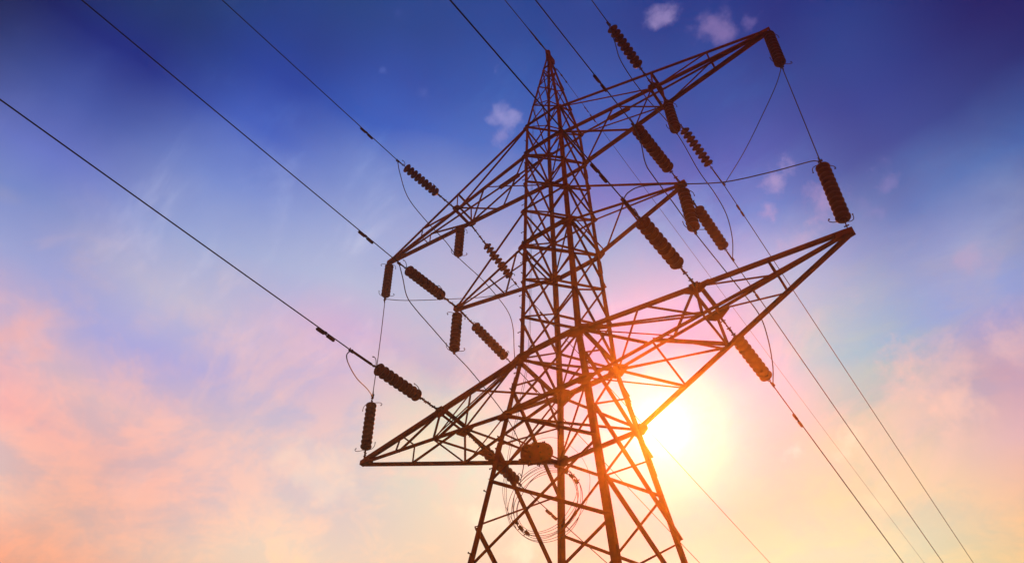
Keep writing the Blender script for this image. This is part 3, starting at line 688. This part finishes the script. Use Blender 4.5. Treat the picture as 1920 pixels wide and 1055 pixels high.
for a in (.80, 3.95):
    q = MB(); ctr = cp(-.30 + .79 * (.86 * math.cos(a) + .16 * math.sin(a)), -.93 + .79 * (1.02 * math.sin(a) + .14 * math.cos(a))) - inv; t_ = (cp(-math.sin(a), math.cos(a)) - cp(0, 0)).normalized(); r_ = (cp(math.cos(a), math.sin(a)) - cp(0, 0)).normalized(); n_ = t_.cross(r_)
    for j in range(-1, 2):
        c_ = ctr + t_ * j * .16 - r_ * abs(j) * .015
        q.box(c_, t_ * .045, r_ * .030, n_ * .02); q.box(c_ + t_ * .06, t_ * .02, r_ * .018, n_ * .012); q.tube([c_ + r_ * .03, c_ + r_ * .09], .010, 6)
    q.build('coil_clamp', M_FIT, coil)
LEAD = [[-0.25, -0.303, 25.934], [-0.448, -0.367, 24.116], [-0.614, -0.325, 22.492], [-0.659, -0.379, 19.777], [-0.682, -0.404, 18.215], [-0.696, -0.44, 16.681], [-0.748, -0.466, 13.769], [-0.782, -0.56, 12.566], [-0.882, -0.625, 11.818], [-0.976, -0.685, 11.119], [-1.079, -0.772, 10.326], [-1.154, -0.764, 9.747], [-1.219, -0.65, 9.249], [-1.255, -0.445, 8.969]]
for off, nm in ((0.0, 'left'), (.055, 'right')):
    pts = [V(p) + V((0, off * (1.0 if i else .4), 0)) for i, p in enumerate(LEAD)]
    cable('down_lead_cable', f'thin cable running down inside the tower to the coil, {nm} one of the pair', pts, .0045, 'down lead cables')
q = MB()
q.tube(catmull([cp(-.95, -1.60), cp(-1.20, -1.05), cp(-1.22, -.5), cp(-1.0, .1), cp(-.55, .55), cp(-.05, .70), cp(.40, .40), cp(.62, .0), cp(.66, -.40), cp(.50, -1.0), cp(.1, -1.6)], 8), .0048, 6)
tag(q.build('spare_cable', M_WIRE, None, True), 'single wide loop of thin cable swinging round outside the coil', 'cable')
BOXP = V([-1.0, 0.11, 10.799000000000001])
jb = empty('joint_box', BOXP); tag(jb, 'dark drum shaped cable joint box with bolt heads round its rim inside the lower tower', 'joint box')
axb = V((.66, .62, .30)).normalized(); sidev = axb.cross(V((0, 0, 1))).normalized(); upv = sidev.cross(axb)
q = MB(); q.lathe([(.02, -.36)] + [(.225 * math.cos(t) ** .7, .35 * math.sin(t)) for t in [-1.45 + 2.9 * i / 16 for i in range(17)]] + [(.02, .36)], 26, (0, 0, 0), axb)
drum = q.build('drum', M_STEEL, jb, True)
q = MB(); q.lathe([(.20, -.025), (.240, -.02), (.240, .02), (.20, .025)], 24, (0, 0, 0), axb); q.build('flange', M_STEEL, jb)
pb = None
for z in (-.22, 0.0, .20):
    for i in range(12):
        a = 2 * pi * i / 12 + z; r_ = sidev * math.cos(a) + upv * math.sin(a); R_ = .236 if z == 0 else .185
        q = MB(); q.lathe([(.017, 0), (.017, .035), (.010, .04)], 6, axb * z + r_ * R_, r_); q.build('bolt_head', M_FIT, jb)
q = MB(); q.box(-upv * .20, axb * .24, sidev * .05, upv * .02); q.box(-axb * .30 - upv * .10, axb * .12, sidev * .02, upv * .05); q.build('mounting_bracket', M_STEEL, jb)
for dz in (0, .16):
    a = node('A', Z0 - .62 + dz); b = node('B', Z0 - .14 + dz)
    flat(a, b, V((-1, 0, 0)), .045, .006, -1, 'box_support', tower, 0, .02)

# ------------------------------------------------------------------ haze: peach-tinted volume added to imitate the lens glow of the sun over the tower
h = MB(); hz0, hz1 = -4.0, ZAPEX + 1.2; hs = 640.0
h.box((0, 0, (hz0 + hz1) / 2), (hs, 0, 0), (0, hs, 0), (0, 0, (hz1 - hz0) / 2))
hm = bpy.data.materials.new('glow_haze'); hm.use_nodes = True
t = hm.node_tree; t.nodes.clear()
pv = t.nodes.new('ShaderNodeVolumePrincipled'); om = t.nodes.new('ShaderNodeOutputMaterial')
pv.inputs['Color'].default_value = (1.0, 0.72, 0.46, 1)
pv.inputs['Density'].default_value = 0.0022
pv.inputs['Anisotropy'].default_value = 0.92
t.links.new(pv.outputs[0], om.inputs['Volume'])
hz = h.build('haze', hm); tag(hz, kind='stuff')
